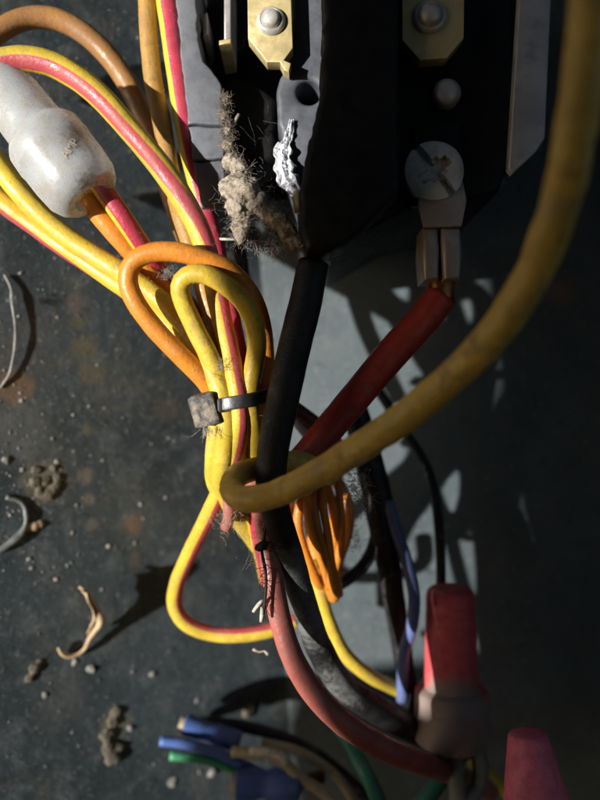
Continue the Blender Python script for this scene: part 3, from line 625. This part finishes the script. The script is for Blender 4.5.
# plant bits dangling on the salmon wire
pb = tag(tube('plant_sprig', [(266, 520, 120, 2), (264, 540, 119.5, 3), (262, 552, 119.3, 3), (266, 575, 119, 3), (265, 600, 118.8, 3), (262, 621, 118.6, 3)], M['darkbit'], None, seg=8, wob=.4), 'dark dried plant sprig dangling along the salmon wire', 'plant debris')
tag(fibres('twiglets', [L(264+random.gauss(0, 3), random.uniform(520, 618), 119) for _ in range(46)], .8, 3., M['darkbit'], pb, r=.09, curl=.8), kind='stuff')
tag(fibres('pale_threads', [L(256+random.gauss(0, 8), random.uniform(512, 570), 120.5+random.gauss(0, 1)) for _ in range(60)], 1., 4., M['lint'], pb, r=.03, curl=.7), kind='stuff')
tube('seed', [(253, 612, 119, 3), (258, 605, 119, 4), (263, 600, 119, 3)], M['lint'], pb, seg=8)
tube('seed', [(262, 607, 118.6, 3), (262, 615, 118.6, 4.5), (261, 622, 118.6, 3)], M['lint'], pb, seg=8)
lump('seed_head', [(*L(262, 546, 119), .9), (*L(258, 548, 119), .6), (*L(266, 544, 119), .5)], M['darkbit'], pb, .5, 2., .12)
tag(tube('thread', [(253, 649, 140, 3), (259, 652, 140, 1.5), (264, 651, 140, 1.5), (268, 654, 140, 4)], M['lint'], None, seg=6), 'tiny pale thread below the lower striped loop', 'lint')

# on the left wall
def wtube(name, pts, mat, label=None, cat=None, seg=10, wob=.35, parent=None):
    bm = bmesh.new(); tube_bm(bm, [(*wall(x, y, h), r) for x, y, h, r in pts], seg=seg, step=.5, wob=wob)
    o = frombm(name, bm, mat, parent)
    return tag(o, label, cat) if label else o
wtube('hair_strand', [(4, 275, .5, .2), (10, 288, .75, .2), (11, 302, .95, .26), (14, 325, 1.0, .2), (14, 345, .95, .2), (11, 365, .7, .2), (8, 376, .5, .22), (0, 388, .2, .2)], M['lintgrey'], 'white thread standing off the left wall above a rust spot', 'thread')
tf = [wall(9+random.gauss(0, 2), 299+random.gauss(0, 3), 2.2+random.gauss(0, .3)) for _ in range(40)]
tag(fibres('lint_tuft', tf, .5, 1.5, M['lintgrey'], r=.05, curl=1.4), 'fuzzy knot of lint on the white wall thread', 'lint')
cl = wtube('dry_leaf_curl', [(74, 581, 4.5, .28), (80, 585, 5, .32), (86, 594, 5.2, .4), (90, 602, 5, .62), (94, 610, 4.6, .85), (95, 618, 4, .8), (91, 627, 3.0, .62), (87, 636, 2.0, .5), (84, 646, 1.2, .55), (77, 653, .9, .6), (68, 655, .8, .55), (61, 652, .9, .42), (57, 646, 1.2, .25)], M['leaf'], 'curled tan scrap of dry plant standing off the left wall', 'plant debris')
# flared blade of the scrap: thin, seen edge-on from here, it throws the broad shadow
bm = bmesh.new(); rows = []
for x, y, h0, h1 in [(83, 590, 4.5, 7.2), (86, 594, 4.4, 9.5), (90, 602, 4., 9.8), (94, 610, 3.8, 8.2), (95, 618, 3.4, 6.2), (92, 626, 2.8, 4.4), (88, 634, 1.9, 2.8)]:
    r = []
    for s_ in range(5):
        h = h0+(h1-h0)*s_/4; p = wall(x, y, 0); ray = p.normalized()     # rises off the wall towards the viewer
        r.append(p - ray*(h/abs(ray.dot(LN)))*.8 + Vector((.25*math.sin(s_*1.3+y), 0, .2*math.cos(s_*2+x))))
    rows.append(r)
vs = [[bm.verts.new(W(*p)) for p in r] for r in rows]
for A, B in zip(vs, vs[1:]):
    for j in range(4): bm.faces.new((A[j], A[j+1], B[j+1], B[j]))
bl = frombm('blade', bm, M['leaf'], cl); mm = bl.modifiers.new('thick', 'SOLIDIFY'); mm.thickness = .00025
def mud(cells, label, mat='mud', cat='dried mud', amp=.5):
    b = []
    for x, y, rpx, h in cells:
        q = wall(x, y, h*.5); b.append((*q, 1.25*rpx*q.y/F))
    return tag(lump('mud_dab' if mat == 'mud' else 'sealant_bead', b, M[mat], None, amp*.6, .9, .16, .4), label, cat)
mud([(36, 470, 4, .1), (35, 482, 5, .1), (40, 492, 5, .1), (48, 494, 6, .0), (55, 488, 5, .2), (58, 478, 4, .2), (54, 468, 3.5, .1), (46, 481, 5, -.3)], 'crusty ring of dried mud on the left wall')
mud([(116, 712, 5, .2), (113, 722, 5, .3), (107, 735, 6, .3), (108, 748, 6, .5), (113, 756, 7, .6), (118, 748, 5, .4)], 'knobbly smear of dried mud low on the left wall')
mud([(35, 668, 5, .3), (39, 662, 3, .2), (30, 678, 4, .2)], 'small pale mud dab below the curled scrap')
mud([(247, 712, 5, .5), (251, 706, 4, .4)], 'tan mud dab above the blue crimp terminals')
mud([(28, 527, 3, .3), (34, 526, 4, .5), (40, 524, 3, .4)], 'orange brown chip beside the sealant ridge', 'leaf', 'chip')
wtube('sealant_ridge', [(6, 497, .1, .5), (18, 500, .2, .55), (25, 508, .3, .6), (26, 522, .4, .65), (21, 534, .4, .75), (12, 542, .3, .8), (2, 549, .2, .7), (-8, 552, .1, .6)], M['glue'], 'curved ridge of dried sealant on the left wall', 'sealant', 12, .5)
# grit scattered over the wall
bm = bmesh.new()
def crumb(x, y, rpx, h=.05):
    q = wall(x, y, h); r = rpx*q.y/F
    g = bmesh.ops.create_icosphere(bm, subdivisions=1, radius=1)
    sx, sy, sz = (random.uniform(.5, 1.4) for _ in range(3)); rot = Matrix.Rotation(random.uniform(0, 6.3), 3, 'Y') @ Matrix.Rotation(random.uniform(0, 6.3), 3, 'X')
    for v in g['verts']:
        c = rot @ (Vector((v.co.x*sx, v.co.y*sy, v.co.z*sz))*r*random.uniform(.6, 1.25)); c -= LN*c.dot(LN)*.6; v.co = W(*(q+c))
for _ in range(260): crumb(random.uniform(-15, 300), random.uniform(200, 810), random.choice((.5, .6, .8, .8, 1, 1.3)))
for _ in range(120):
    crumb(abs(random.gauss(0, 60))-10, random.gauss(470, 80), random.choice((.6, .8, 1, 1.3, 2.2)))
for _ in range(70): crumb(random.uniform(-5, 200), random.uniform(0, 300), random.uniform(.5, 1.1))
for x, y, r in [(20, 273, 2), (73, 415, 1.8), (57, 462, 3.2), (135, 543, 2), (108, 546, 2.2), (197, 700, 3), (75, 662, 3), (90, 669, 4), (172, 782, 4), (44, 695, 3), (132, 672, 3), (152, 674, 3), (200, 772, 4), (212, 772, 4), (294, 719, 4), (130, 728, 4), (6, 460, 4), (10, 515, 3), (78, 555, 2), (72, 533, 2)]: crumb(x, y, r)
tag(frombm('wall_grit', bm, M['crumb'], None, False), 'pale grit and crumbs stuck over the left wall', 'grit', kind='stuff')
bm = bmesh.new(); fs = []
for _ in range(90): fs.append(wall(random.uniform(0, 230), random.uniform(230, 800), .25))
fibres_bm(bm, fs, .6, 2.2, r=.05, curl=.6)
tag(frombm('wall_fibres', bm, M['lintgrey']), 'short grey fibres stuck over the left wall', 'lint', kind='stuff')
# fine fuzz along the wires of the bundle
bm = bmesh.new(); src = [o for o in C.objects if o.type == 'MESH' and o.get('category') == 'wire' and o.name.split('.')[0] in ('striped_wire', 'yellow_wire', 'orange_wire', 'tan_wire', 'brown_wire')]
inv = lambda w: (w.x*1000, (w.y*cp-(w.z-H)*sp)*1000, (w.y*sp+(w.z-H)*cp)*1000)
st_ = []
for o in src:
    vs = o.data.vertices
    for _ in range(110):
        w = vs[random.randrange(len(vs))].co + o.location; st_.append(Vector(inv(w)))
fibres_bm(bm, st_, .3, 1.1, r=.028, curl=.8, n=4)
tag(frombm('wire_fuzz', bm, M['lint']), 'fine pale fuzz clinging to the wire bundle', 'lint', kind='stuff')
